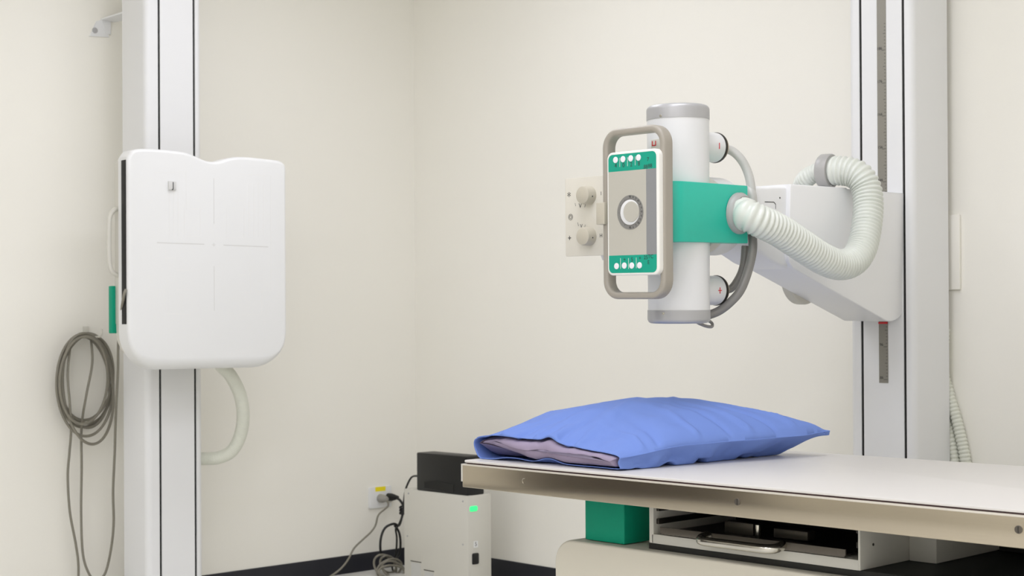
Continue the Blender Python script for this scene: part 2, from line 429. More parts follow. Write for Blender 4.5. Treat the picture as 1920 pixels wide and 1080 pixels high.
hk.tube([V((.004, wl(160, 1, 0).y, wl(160, 628, 0).z)), V((.06, wl(160, 1, 0).y, wl(160, 632, 0).z)), V((.11, wl(160, 1, 0).y, wl(160, 630, 0).z)), V((.117, wl(160, 1, 0).y, wl(160, 618, 0).z))], .004, seg=8)
tag(hk.build('cable_hook', 'offwhite'), 'small pale hook on the wall holding up the coiled grey cable', 'hook')

# =================================================================== outlet, cords, boxes in the corner
ol = root('wall_outlet', (0, -.2, .27), 'white double power outlet with a yellow label low on the left wall', 'outlet')
a = at(692, 914, 'x', .008); b = at(734, 950, 'x', .008)
pl = MB().prism(rrect(a.y, b.y, b.z, a.z, .008), 'x', .0002, .01, .002).build('face_plate', 'plastic', ol)
a = at(704, 913.5, 'x', .011); b = at(723, 920, 'x', .011)
MB().box(.0095, .0108, a.y, b.y, b.z, a.z).build('outlet_label', 'yellow', ol, label='yellow strip label')
for px in (713, 731):
    p = at(px, 934, 'x', .01)
    MB().cyl(p-V((.001, 0, 0)), p+V((.0006, 0, 0)), .019, 0, 24).build('socket', 'offwhite', ol)
def cord(name, pts, r, mt, label, par=None):
    if par: MB().tube(pts, r, seg=8, n=10).build('power_cord', mt, par); return par
    rt_ = root(name, (pts[0].x, pts[0].y, min(p.z for p in pts)), label, 'cord')
    MB().tube(pts, r, seg=8, n=10).build('cable', mt, rt_)
    return rt_
p = at(713, 934, 'x', .012)
gc = cord('wall_cable', [p+V((.045, 0, -.004)), p+V((.052, 0, -.03)), at(710, 965, 'x', .05), at(704, 985, 'x', .045), at(695, 998, 'x', .05), at(680, 1012, 'x', .055), at(664, 1028, 'x', .06), at(654, 1047, 'x', .07), at(643, 1062, 'x', .09), at(628, 1075, 'x', .09), at(600, 1092, 'z', .006), at(560, 1105, 'z', .006)], .0042, 'cable', 'grey power cord drooping from the grey plug to the floor')
MB().lathe([(0, .018), (.018, .018), (.04, .012), (.05, .008), (.05, 0)], p-V((.0015, 0, 0)), (1, 0, 0), 20).build('plug', 'gplug', gc)
# cabinet
cb = root('power_cabinet', (.54, -.28, 0), 'beige metal cabinet with a green light, below the black box', 'cabinet')
CH = .382
yb = at(921, 928, 'x', .733).y
cbx0, cbx1, cby0, cby1 = .341, .733, -.35, yb
bd = MB().box(cbx0, cbx1, cby0, cby1, 0.012, CH, .004).build('cabinet_body', 'offwhite', cb)
for fx_ in (cbx0+.03, cbx1-.03):
    for fy_ in (cby0+.03, cby1-.03): MB().cyl((fx_, fy_, 0), (fx_, fy_, .014), .015, .001, 16).build('foot', 'black', cb)
def cf(px, py): return at(px, py, 'x', cbx1)
a = cf(880.5, 949.5); b = cf(895, 958)
MB().prism(rrect(a.y, b.y, b.z, a.z, .0075), 'x', cbx1-.001, cbx1+.002, .0006).build('status_light', 'led', cb, label='glowing green light')
a = cf(885, 1038); b = cf(897, 1057)
MB().prism(rrect(a.y, b.y, b.z, a.z, .006), 'x', cbx1-.001, cbx1+.004, .001).build('power_switch', 'black', cb, label='black rocker switch')
a = cf(888, 1015); b = cf(896, 1026)
s_ = MB().box(cbx1-.001, cbx1+.0008, a.y, b.y, b.z, a.z).build('switch_label', 'plastic', cb)
MB().text('5', .022, V((cbx1+.001, (a.y+b.y)/2, (a.z+b.z)/2)), (0, 1, 0), (0, 0, 1), .0002).build('label_mark', 'ink', cb, smoothed=False)
def cy_(px, py): return at(px, py, 'y', cby0)
for px0, px1, py in ((770, 790, 1053), (795, 814, 1070)):
    a = cy_(px0, py-2.4); b = cy_(px1, py+2.4)
    MB().box(a.x, b.x, cby0-.0015, cby0+.001, b.z, a.z, .0004).build('vent_slot', 'dark', cb, label='dark narrow slot')
    MB().box(a.x+.004, b.x-.004, cby0-.001, cby0+.001, b.z-.06, b.z-.004).build('info_label', 'label', cb, label='pale grey sticker')
for px, py in ((766, 925), (868, 940), (868, 1021), (764, 1005)):
    p = cy_(px, py); MB().cyl(p+V((0, .001, 0)), p-V((0, .0015, 0)), .004, .0005, 12).build('screw', 'silver', cb)
# black box
bb = root('black_device_box', (.55, -.3, CH), 'black box standing on top of the beige cabinet, half behind the table end', 'electronics')
bx = cy_(780, 900).x
bz = at(780, 848, 'y', cby0+.004).z
bxe = .80
BX1 = at(879, 930, 'y', cby0+.004).x-.002
bd2 = MB().box(bx, .725, cby0+.003, at(908, 925, 'x', .725).y, CH, bz, .005).build('box_body', 'black', bb)
a = cy_(795, 905); b = cy_(850, 922)
MB().prism([(a.x, b.z+.002), (b.x, b.z-.006), (b.x, a.z+.004), ((a.x+b.x)/2, a.z+.014), (a.x, a.z+.004)], 'y', cby0+.0015, cby0+.004).build('front_vent', 'groove', bb)
p = at(890, 925, 'x', .7262)
MB().box(.7249, .7256, p.y-.018, p.y+.022, p.z-.012, p.z-.004).build('faint_lettering', 'dark', bb, label='illegible grey lettering strip')
p = at(728, 932, 'x', .012)
bx0, by0 = .378, -.345
kn = at(757, 956, 'x', .14)
bc = cord('', [p+V((.04, .01, 0)), at(750, 938, 'x', .09), at(756, 948, 'x', .12), kn, at(754, 968, 'x', .15), at(748, 985, 'x', .14), at(738, 982, 'x', .14), at(722, 990, 'x', .13), at(714, 1010, 'x', .13), at(714, 1035, 'x', .12), at(722, 1045, 'x', .10), at(735, 1050, 'x', .1), at(748, 1040, 'x', .1), at(751, 1018, 'x', .12), at(748, 998, 'x', .13), at(740, 985, 'x', .13)], .0052, 'black', '', bb)
MB().lathe([(0, .017), (.02, .017), (.034, .013), (.055, .007), (.055, 0)], p-V((.0015, 0, 0)), (1, .25, .02), 20).build('plug', 'black', bc)
for dz in (-.012, 0, .012):
    MB().tube([kn+V((.016*cos(t*pi/4), .016*sin(t*pi/4)*.6-.005, dz+.004*sin(t*pi/4))) for t in range(8)], .0042, seg=8, n=4, closed=True).build('cord_tie', 'black', bc)

# cord from the black box down
cord('', [V((bx+.004, cby0+.03, at(782, 892, 'y', cby0+.03).z)), at(775, 893, 'x', .33), at(767, 902, 'x', .29), at(760, 920, 'x', .24), at(757, 940, 'x', .2), at(754, 966, 'x', .19), at(747, 985, 'x', .18), at(742, 992, 'x', .15), at(744, 1010, 'x', .14), at(742, 1040, 'x', .12), at(735, 1060, 'x', .11), at(742, 1085, 'x', .1), at(748, 1100, 'z', .006)], .0042, 'black', '', bb)
# grey cable heap on the floor
gh = root('cable_heap', (.15, -.25, 0), 'light grey cable bunched in loops by the floor, left of the cabinet', 'cable')
for i, (cx_, cy0, rx, ry, x, t) in enumerate([(722, 1062, 20, 22, .12, 10), (730, 1066, 22, 18, .14, -12), (738, 1068, 20, 16, .16, 12), (728, 1058, 15, 16, .13, 5), (734, 1072, 24, 12, .17, 0)]):
    k = 10
    MB().tube([at(cx_+rx*cos(2*pi*j/k)+t*sin(2*pi*j/k)*.6, min(1084, cy0+ry*sin(2*pi*j/k)), 'x', x+.01*sin(2*j)) for j in range(k)], .0048, seg=8, n=5, closed=True).build('cable_loop', 'cable', gh)

# =================================================================== plate and hose right of the column
a = at(1760, 405, 'y', 0); b = at(1803, 543, 'y', 0)
tag(MB().box(a.x, b.x, -.012, -.0005, b.z, a.z, .003).build('wall_cover_plate', 'wall'), 'blank cream cover plate on the back wall beside the right column', 'cover plate')
hz = root('conduit_hose', (2.7, -.035, 0), 'pale ribbed hose hanging on the back wall right of the tube column', 'hose')
hb_ = [V((2.585, -.0205, 1.02)), at(1768, 690, 'y', -.0205), at(1780, 740, 'y', -.0205), at(1797, 800, 'y', -.0205), at(1811, 868, 'y', -.0205)]
hb_ += [V((hb_[-1].x+.01, -.0205, .5)), V((hb_[-1].x+.015, -.0205, .2)), V((hb_[-1].x+.015, -.0205, .002))]
MB().tube(hb_, .0165, seg=20, n=12, rib=(.012, .0026)).build('ribbed_hose', 'hoses', hz)
hb2 = [p+V((-.036, 0, 0)) for p in hb_]
MB().tube(hb2, .0165, seg=20, n=12, rib=(.0125, .0026)).build('ribbed_hose', 'hoses', hz)

# =================================================================== tube stand
ts = root('x_ray_tube_stand', (2.5, -.14, 0), 'tall white x-ray column with an arm carrying the tube head over the table', 'x-ray stand')
CF = -.242
gx = [at(1614, 300, 'y', CF).x+.001, at(1695, 300, 'y', CF).x-.001]
colm = column(at(1591, 300, 'y', CF).x, at(1712, 300, 'y', CF).x+.001, CF, -.04, gx, '-y', RZ-.002, ts)
sx0, sx1 = at(1646, 300, 'y', CF).x, at(1663, 300, 'y', CF).x
sz0 = at(1656, 718, 'y', CF).z
sc = MB().box(sx0, sx1, CF-.0012, CF+.001, sz0, RZ-.01).build('height_scale', 'ruler', colm, label='grey metal height scale')
tk = MB()
k = 0; z = sz0+.01
while z < 1.95:
    if abs(z-1.4) < .0051: tk.build('scale_marks', 'ink', colm, smoothed=False); tk = MB()
    if z < 1.05 or z > 1.4:
        w = .013 if k % 10 == 0 else (.008 if k % 5 == 0 else .0045)
        tk.box(sx1-.002-w, sx1-.002, CF-.0016, CF-.0008, z-.0006, z+.0006)
        if k % 10 == 0: MB().text(str(int(round(z*100))), .012, V((sx0+.009, CF-.0013, z+.006)), (1, 0, 0), (0, 0, 1), .0003).build('scale_number', 'ink', colm, smoothed=False)
    z += .01; k += 1
tk.build('scale_marks', 'ink', colm, smoothed=False)
p = at(1655, 606, 'y', CF)
# arm -----------------------------------------------------------------
def LM(mb, name, mt, parent, **k): return mb.build(name, mt, parent, X=HM, **k)
AX0, AX1 = -.072, .078
def lz(px, py, x=AX1): q = la(px, py, 'x', x); return (q.y, q.z)
P1 = lz(1482, 345); P2 = lz(1588, 352); P3 = lz(1695, 362); P4 = lz(1697, 575); P5 = lz(1665, 603); P6 = lz(1487, 503); P7 = lz(1478, 480)
yB = P3[0]
r_ = .03
prof = [P1, P2, (P2[0]+.004, P2[1]-.003), (yB, P3[1]), (yB, P4[1])]+[(yB-(yB-P5[0])*(1-cos(t*pi/16))*.85, P4[1]-(P4[1]-P5[1])*sin(t*pi/16)) for t in range(1, 9)]+[(P5[0]-.004, P5[1]+.001), P6, (P7[0]+.005, P7[1]-.016), P7]
arm = LM(MB().prism(prof, 'x', AX0, AX1, .004, 3), 'arm', 'armp', ts)
# raised cover line on the carriage end
cr = [(P2[0]+.002, P2[1]-.008), (yB+.002, P3[1]-.006), (yB+.002, P4[1]+.02), (P2[0]+.002, P4[1]+.10)]
# slimmer neck between arm and tube joint
Q1 = lz(1404, 348, .066); Q4 = lz(1404, 447, .066)
nb = [(Q1[0]-.02, Q1[1]-.002), (P1[0]+.02, P1[1]-.004), (P7[0]+.02, P7[1]-.035), (P7[0]-.05, -.125), (Q1[0]+.06, -.15+.045), (Q1[0]-.005, -.125+.045), (Q1[0]-.035, Q4[1]), (Q1[0]-.035, Q1[1]-.02)]
neck = LM(MB().prism(nb, 'x', AX0-.002, .066, .012, 4), 'arm_neck', 'armp', ts)
# dark seam of a rectangular hatch and small marks on the neck
hs = MB()
def nstrip(a, b, w):
    a = la(*a, 'x', .0664); b = la(*b, 'x', .0664); hs = MB(); strip(hs, a, b, w); LM(hs, 'hatch_seam', 'ink', neck, smoothed=False)
nstrip((1434, 378.5), (1451, 379), .0022); nstrip((1451, 379), (1454.5, 383), .0022); nstrip((1454.5, 383), (1454.5, 392), .0016)
nstrip((1415, 446), (1429, 446), .002)
p = la(1462, 371, 'x', .066)
LM(MB().cyl(p-V((.001, 0, 0)), p+V((.001, 0, 0)), .0022, 0, 12), 'screw', 'dark', neck)
# pivot knob below
p = la(1518, 548, 'x', AX0-.01)
LM(MB().cyl((AX0-.03, p.y-.035, p.z+.052), (AX0+.002, p.y-.035, p.z+.052), .088, .006, 48), 'pivot_disc', 'offwhite', ts)
# red pointer under the carriage
p = at(1655, 606, 'y', CF)
MB().box(sx0, sx1, CF-.004, CF-.0015, p.z-.002, p.z+.004, .0005).build('scale_pointer', 'red', colm, label='thin red pointer')
# tube housing --------------------------------------------------------
zt_, zb_ = la(1271, 199, 'y', 0).z, la(1277, 606, 'y', 0).z
R_ = .0795
zc1 = la(1271, 226, 'y', 0).z; zc2 = la(1277, 581, 'y', 0).z
th = LM(MB().cyl((0, 0, zb_+.01), (0, 0, zt_-.01), R_, 0, 96), 'tube_housing', 'tube', ts)
def cap(z0, z1, sgn, nm):
    h = abs(z1-z0); b = .012
    pr = [(0, R_-.001), (0, R_+.0012), (h-b, R_+.0012)]+[(h-b+b*sin(t*pi/12), R_+.0012-b+b*cos(t*pi/12)) for t in range(1, 7)]+[(h, 0)]
    return LM(MB().lathe(pr, (0, 0, z0), (0, 0, sgn), 96), 'end_cap', 'silver', ts, label=nm)
c1 = cap(zc1, zt_, 1, 'silver grey cap on the top end'); c2 = cap(zc2, zb_, -1, 'silver grey cap on the bottom end')
for c_, (px, py) in ((c1, (1239, 217)), (c2, (1244, 588))):
    # point on the cylinder front
    o = HR.transposed() @ (CAM-HO); d = HR.transposed() @ ray(px, py)
    aa = d.x**2+d.y**2; bb_ = 2*(o.x*d.x+o.y*d.y); cc_ = o.x**2+o.y**2-(R_+.0012)**2
    t = (-bb_-sqrt(bb_*bb_-4*aa*cc_))/(2*aa); q = o+d*t; nn = V((q.x, q.y, 0)).normalized()
    LM(MB().cyl(q-nn*.001, q+nn*.0012, .0035, .0004, 16), 'screw', 'chrome', c_)
# warning label on the housing behind the handle
o = V((cos(radians(-100)), sin(radians(-100)), 0))
lb = la(1227, 272, 'y', -.085)
LB = LM(MB().box(lb.x-.004, lb.x+.026, -.094, -.055, lb.z-.035, lb.z+.014, .002), 'label_block', 'offwhite', ts)
MB_ = MB(); 
for a, b in (((lb.x+.001, lb.z+.008), (lb.x+.001, lb.z-.002)), ((lb.x+.001, lb.z-.002), (lb.x+.012, lb.z-.002)), ((lb.x+.012, lb.z-.002), (lb.x+.012, lb.z+.008))):
    MB_.box(min(a[0], b[0])-.0012, max(a[0], b[0])+.0012, -.0948, -.094, min(a[1], b[1])-.0012, max(a[1], b[1])+.0012)
LM(MB_, 'label_mark', 'red', LB, smoothed=False, label='red square bracket mark')
# cable sockets on the back of the tube
def socket(px, py0, py1, mark):
    c = la(px, (py0+py1)/2, 'x', 0); z = c.z; rr = .039
    s0 = MB().lathe([(0, .0), (0, rr*.97), (.055, rr), (.068, rr)], (.004, .075, z), (0, 1, 0), 48)
    so = LM(s0, 'cable_socket', 'tube', ts)
    LM(MB().lathe([(0, rr+.0004), (.005, rr+.0015), (.009, rr+.0008), (.009, 0)], (.004, .143, z), (0, 1, 0), 48), 'socket_ring', 'dark', so, label='dark band')
    LM(MB().lathe([(0, rr-.001), (.006, rr-.002), (.012, rr-.008), (.02, .016), (.034, .0125), (.034, 0)], (.004, .152, z), (0, 1, 0), 48), 'socket_nut', 'brass', so, label='tan end nut')
    mm = MB(); yy = .116; ang = radians(0); xx = .004+rr*cos(ang)+.0002
    mm.box(xx-.0008, xx+.0004, yy-.0011, yy+.0011, z-.008, z+.008)
    if mark == '+': mm.box(xx-.0008, xx+.0004, yy-.007, yy+.007, z-.0011, z+.0011)
    LM(mm, 'polarity_mark', 'red', so, smoothed=False, label='red plus sign' if mark == '+' else 'red minus stroke')
    return z
z1 = socket(1345, 250, 306, '-'); z2 = socket(1349, 516, 573, '+')
# cables
def lp(px, py, y): return la(px, py, 'y', y)
LM(MB().tube([(.004, .18, z1), lp(1372, 283, .2), lp(1388, 297, .21), lp(1400, 318, .22), lp(1407, 343, .22), lp(1410, 378, .215)], .0118, seg=16), 'high_voltage_cable', 'cablel', ts, label='pale grey cable from the upper socket')
LM(MB().tube([lp(1410, 372, .215), lp(1410, 410, .21), lp(1411, 440, .205), lp(1411, 470, .2), lp(1402, 510, .19), lp(1388, 545, .175), lp(1368, 568, .16), lp(1348, 583, .145), lp(1326, 592, .12)], .0118, seg=16), 'high_voltage_cable', 'cableg', ts)
LM(MB().tube([(.004, .18, z2), lp(1372, 540, .2), lp(1386, 520, .21), lp(1394, 498, .212), lp(1397, 470, .215), lp(1399, 440, .22), lp(1402, 400, .23)], .0105, seg=16), 'high_voltage_cable', 'cableg', ts)
c3 = MB().tube([lp(1404, 352, .219), lp(1409, 366, .214), lp(1410.5, 380, .2135)], .0135, seg=16)
LM(c3, 'cable_sleeve', 'cablel', ts, label='pale sleeve on the upper cable')
LM(MB().tube([lp(1300, 600, .06), lp(1312, 607, .08), lp(1326, 612, .1), lp(1335, 612, .11), lp(1334, 605, .12), lp(1322, 598, .1)], .0042, seg=10), 'thin_cable', 'cableg', ts)
# rotary joint behind the green collar
zj = la(1330, 400, 'y', .1).z-.004
LM(MB().cyl((-.03, .085, zj), (-.03, .125, zj), .104, .005, 64), 'joint_disc', 'offwhite', ts)
LM(MB().cyl((-.03, .1255, zj), (-.03, .20, zj), .104, .012, 64), 'joint_ring', 'white', ts)
# green collar block
gz1 = la(1330, 343, 'x', .088).z; gz0 = la(1330, 454.5, 'x', .088).z
gp = []
x1, y0_, y1_ = .088, -.121, .175
r2 = .036
gp = [(x1-r2+r2*sin(t*pi/16), y0_+r2-r2*cos(t*pi/16)) for t in range(9)]+[(x1, y1_), (-.088, y1_)]+[(-.088+r2-r2*cos(t*pi/16), y0_+r2-r2*sin(t*pi/16)) for t in range(9)]
gc_ = LM(MB().prism(gp, 'z', gz0, gz1, .002, 2), 'collar_block', 'green', ts, label='bright green block gripping the tube')
# mounting plate left of the green block
LM(MB().box(-.05, .07, -.135, -.118, gz0+.012, gz1-.004, .004), 'mounting_plate', 'white', ts)
# control handle (rounded loop)
HY0, HY1 = -.178, -.142
a = la(1129, 400, 'y', HY0).x; b = la(1246, 400, 'y', HY0).x
zt2 = la(1196, 236, 'y', HY0).z; zb2 = la(1196, 561, 'y', HY0).z
w_ = .0175
pth = rrect(a+w_/2, b-w_/2, zb2+w_/2, zt2-w_/2, .038, 8)
pts = [V((p[0], (HY0+HY1)/2, p[1])) for p in pth]
# densify straights
P_ = []
for i in range(len(pts)):
    q0, q1 = pts[i], pts[(i+1) % len(pts)]; P_.append(q0)
    if (q1-q0).length > .03: P_ += [q0.lerp(q1, k/6) for k in range(1, 6)]
hd = (HY1-HY0)
sec = rrect(-w_/2, w_/2, -hd/2, hd/2, .0068, 4)
hdl = LM(MB().sweep(P_, sec), 'control_handle', 'taupe', ts, ang=50, label='grey rounded loop handle')
LM(MB().box(a-.012, a+.016, HY0-.010, HY1+.004, la(1130, 421, 'y', HY0).z, la(1130, 380, 'y', HY0).z, .002), 'handle_clamp', 'tab', hdl, label='beige block clipped to the handle')
# bar joining handle and plate
LM(MB().box(-.05, .06, HY1-.01, -.117, -.05, .05, .004), 'handle_mount', 'offwhite', hdl)
# control panel
PY = -.193
a = la(1138.5, 400, 'y', PY).x; b = la(1235.5, 400, 'y', PY).x
zt3 = la(1188, 282, 'y', PY).z; zb3 = la(1188, 516, 'y', PY).z
cp = LM(MB().prism(rrect(a, b, zb3, zt3, .017), 'y', PY, PY+.024, .003, 3), 'control_panel', 'panelw', ts, label='upright control panel with white rim')
fy = PY-.0004; ia, ib, iz0, iz1 = a+.0055, b-.0075, zb3+.006, zt3-.006
zg1 = la(1188, 319, 'y', PY).z; zg0 = la(1188, 478, 'y', PY).z
def arcs(x0, x1, z0, z1, top_):
    r = .013
    return rrect(x0, x1, z0, z1, [r, r, 0.0001, 0.0001] if top_ else [0.0001, 0.0001, r, r])
LM(MB().prism(arcs(ia, ib, zg1, iz1, True), 'y', fy, PY+.001), 'button_strip', 'panelg', cp, smoothed=False, label='green strip with four white buttons')
LM(MB().prism(arcs(ia, ib, iz0, zg0, False), 'y', fy, PY+.001), 'button_strip', 'panelg', cp, smoothed=False, label='green strip with four white buttons')
xs = la(1212, 400, 'y', PY).x
LM(MB().box(ia, xs, fy, PY+.001, zg0, zg1), 'panel_face', 'panelb', cp, smoothed=False)
LM(MB().box(xs, ib, fy, PY+.001, zg0, zg1), 'display_strip', 'display', cp, smoothed=False, label='grey display strip')
def fp(px, py, y=fy): return la(px, py, 'y', y)
for px, py in ((1154.5, 300), (1168.5, 298.5), (1183, 297), (1197.5, 295.5), (1156.5, 499), (1171, 498), (1185, 498), (1199.5, 497.5)):
    q = fp(px, py); LM(MB().cyl(q, q-V((0, .0018, 0)), .0078, .0006, 28), 'button', 'button', cp)
tx = MB()
def ft(s_, px, py, size): LM(MB().text(s_, size, fp(px, py)-V((0, .0001, 0)), (1, 0, 0), (0, 0, 1), .0001), 'panel_symbol', 'ink', cp, smoothed=False)
for s_, px, py in (('4', 1154.5, 311), ('0', 1169, 310), ('2', 1183.5, 308.5), ('8', 1198, 307), ('+', 1171, 487), ('5', 1185, 487), ('*', 1200, 486)): ft(s_, px, py, .015)
for s_, px, py in (('7', 1215, 299), ('.88', 1210, 313), ('88', 1219, 311), ('25', 1211, 483), ('TC', 1220, 481), ('E', 1216, 492)): ft(s_, px, py, .0135)
ln = MB()
for px, py0, py1 in ((1162, 296, 313), (1176.5, 294.5, 311.5), (1191, 293, 310), (1163.5, 484, 504), (1178.5, 484, 504), (1193, 483, 503)):
    q0 = fp(px, py0); q1 = fp(px, py1); LM(MB().box(q0.x-.0005, q0.x+.0005, fy-.0003, fy, q1.z, q0.z), 'dividing_line', 'panelw', cp, smoothed=False)
q = fp(1182, 398)
dl = LM(MB().lathe([(0, .0), (0, .0425), (.0012, .0425), (.0012, .0)], q, (0, -1, 0), 64), 'dial', 'dial', cp, label='round grey angle dial')
LM(MB().lathe([(0, 0), (0, .031), (.0016, .031), (.0022, .0295), (.0022, 0)], q-V((0, .001, 0)), (0, -1, 0), 64), 'dial_window', 'plastic', cp)
LM(MB().lathe([(0, 0), (0, .0255), (.0022, .0255), (.003, .0245), (.003, 0)], q-V((-.006, .002, -.001)), (0, -1, 0), 64), 'dial_hub', 'panelb', cp)
tk = MB()
for k in range(48):
    an = 2*pi*k/48; l_ = .0045 if k % 4 == 0 else .002
    Xr = Matrix.Translation(q-V((0, .0013, 0))) @ Matrix.Rotation(an, 4, 'Y')
    tk.box(-.0003, .0003, -.0001, .0001, .0325, .0325+l_, X=Xr)
for k, s_ in ((0, '90'), (6, '0'), (12, '90'), (3, '45'), (9, '45'), (1, '6'), (2, '3'), (4, '3'), (5, '6'), (7, '6'), (8, '3'), (10, '3'), (11, '6')):
    if 0 < k and k < 13:
        an = pi/12*k*2/2+0
    an = k*pi/12*1.0
    tk.text(s_, .0075, q+V((.0385*sin(an), -.0014, .0385*cos(an))), (1, 0, 0), (0, 0, 1), .0001)
LM(tk, 'dial_marks', 'ink', cp, smoothed=False)
# collimator ----------------------------------------------------------
KY = -.1
a = la(1060, 400, 'y', KY).x
kz1 = la(1095, 332, 'y', KY).z; kz0 = la(1095, 480, 'y', KY).z
co = LM(MB().box(a, -.10, KY+.006, .10, kz0+.004, kz1-.004, .004), 'collimator', 'collp', ts, label='beige box with two knobs left of the tube')
LM(MB().prism(rrect(a, -.115, kz0, kz1, .004), 'y', KY, KY+.007, .001), 'front_plate', 'collp', co)
LM(MB().cyl((-.13, 0, .0), (-.06, 0, .0), .062, .004, 48), 'port_ring', 'silver', co)
LM(MB().lathe([(0, 0), (0, .055), (.016, .05), (.02, .0)], (-.18, -.02, kz0+.005), (0, 0, -1), 40), 'lower_boss', 'white', co)
for px, py, up_ in ((1091.5, 365.5, -1), (1092, 443, 1)):
    q = la(px, py, 'y', KY-.028)
    q.y = KY
    kb = LM(MB().lathe([(0, 0), (0, .0245), (.022, .024), (.0275, .0225), (.029, .020), (.029, 0)], q, (0, -1, 0), 48), 'knob', 'tab', co)
    nn = V((cos(radians(-10)), 0, sin(radians(-10))))
    LM(MB().cyl(q+V((0, -.014, 0))+nn*.022, q+V((0, -.014, 0))+nn*.0246, .0019, 0, 12), 'knob_dot', 'ink', co)
sm = MB()
def kt(s_, px, py, size): LM(MB().text(s_, size, la(px, py, 'y', KY)-V((0, .0002, 0)), (1, 0, 0), (0, 0, 1), .0002), 'plate_symbol', 'ink', co, smoothed=False)
kt('*', 1067, 369, .03); kt('+', 1068, 447, .024); kt('I', 1127, 363, .014); kt('H', 1127, 442, .014)
kt('V', 1088, 386, .018); kt('/', 1097, 386, .012); kt('\\', 1079, 384, .012); kt('V', 1090, 424, .014); kt('\\', 1084, 421, .014); kt('/', 1097, 424, .01)
q = la(1070, 407, 'y', KY)
for r0 in (.0075, .004):
    sm = MB().sweep([q+V((r0*cos(2*pi*k/24), -.0003, r0*sin(2*pi*k/24))) for k in range(24)], [(-.0005, -.0003), (.0005, -.0003), (.0005, .0003), (-.0005, .0003)])
    LM(sm, 'plate_symbol', 'ink', co, smoothed=False)
# ribbed hose ----------------------------------------------------------
def xp(px, py, x): return la(px, py, 'x', x)
q0 = xp(1386, 400, .09)
col1 = LM(MB().lathe([(0, 0), (0, .054), (.008, .054), (.014, .050), (.02, .045), (.02, 0)], (.087, q0.y, q0.z), (1, .04, -.03), 48), 'hose_collar', 'collar', ts, label='grey flange on the green block')
hpts = [V((.10, q0.y, q0.z)), xp(1402, 404, .128), xp(1425, 415, .150), xp(1460, 432, .165), xp(1500, 458, .175), xp(1540, 484, .180), xp(1572, 496, .180), xp(1598, 490, .178), xp(1615, 467, .172), xp(1624, 430, .160), xp(1628, 390, .148), xp(1625, 355, .135), xp(1612, 332, .115), xp(1592, 322, .085), xp(1566, 320, .045), xp(1548, 321, .01), xp(1530, 324, -.02), xp(1514, 333, -.05), xp(1505, 345, -.08), xp(1500, 365, -.11), xp(1500, 400, -.13)]
LM(MB().tube(hpts[:16], .0405, seg=32, n=16, rib=(.0125, .0052)), 'ribbed_hose', 'hose', ts, ang=80, label='thick white ribbed hose')
t_ = (hpts[13]-hpts[16]).normalized()
cpt = xp(1551, 321, .02)
LM(MB().lathe([(0, .036), (0, .047), (.004, .0495), (.030, .0495), (.034, .047), (.034, .036)], cpt-t_*.017, t_, 48), 'hose_clamp', 'collar', ts, label='grey clamp ring on top of the arm')
LM(MB().box(cpt.x-.02, cpt.x+.02, cpt.y-.012, cpt.y+.012, P1[1]-.004, cpt.z-.04, .003), 'clamp_foot', 'collar', ts)
LM(MB().tube(hpts[15:], .026, seg=28, n=14, rib=(.0095, .004)), 'ribbed_hose', 'hose', ts, ang=80, label='thinner white ribbed hose behind the arm')

# =================================================================== examination table
TZ = .685
et = root('examination_table', (3.3, -1.2, 0), 'long white topped x-ray table with steel rail, under the tube head', 'table')
TX0 = 2.112; TX1 = 4.35; TY0, TY1 = -1.607, -.80
tt = MB().prism(rrect(TX0, TX1, TY0, TY1, .02), 'z', TZ-.0055, TZ, .0012).build('tabletop', 'top', et)
MB().prism(rrect(TX0+.004, TX1-.004, TY0+.004, TY1-.004, .018), 'z', TZ-.0095, TZ-.0054).build('edge_seal', 'seal', et, label='dark reddish line under the tabletop')
rl = MB().box(TX0+.010, TX1-.01, TY0-.006, TY0+.014, TZ-.068, TZ-.0090, .0016, 3).build('side_rail', 'steel', et, label='brushed steel rail along the front')
MB().box(TX0+.010, TX1-.01, TY0-.0075, TY0+.010, TZ-.0125, TZ-.0088, .001, 2).build('rail_lip', 'lip', et, label='bright lip along the top of the rail')
MB().box(TX0+.008, TX1-.01, TY1-.014, TY1+.001, TZ-.068, TZ-.0094, .0012, 2).build('side_rail', 'steel', et, label='brushed steel rail along the back')
MB().prism(rrect(TX0-.001, TX0+.011, TY0-.003, TY1-.002, .004), 'z', TZ-.054, TZ-.0094).build('end_strip', 'offwhite', et)
MB().box(TX1-.012, TX1-.002, TY0+.002, TY1-.002, TZ-.058, TZ-.0094, .001).build('end_strip', 'offwhite', et)
MB().box(TX0+.012, TX1-.014, TY0+.014, TY1-.014, TZ-.030, TZ-.0096).build('table_core', 'dark', et)
for px, py in ((1383, 941), (1910, 993)):
    q = at(px, py, 'y', TY0-.006)
    s_ = MB().cyl(q+V((0, .001, 0)), q-V((0, .0018, 0)), .0075, .0006, 24).build('screw', 'tray', rl)
    MB().box(q.x-.0009, q.x+.0009, q.y-.0022, q.y-.0012, q.z-.0062, q.z+.0062, X=None).build('screw_slot', 'dark', rl)
q = at(981, 902, 'y', TY0-.006)
MB().tube([q+V((.006, -.0002, .007)), q+V((-.001, -.0002, .005)), q+V((-.003, -.0002, 0)), q+V((-.001, -.0002, -.005)), q+V((.003, -.0002, -.007))], .0007, seg=6, n=4).build('engraved_mark', 'chrome', rl, label='small crescent mark')
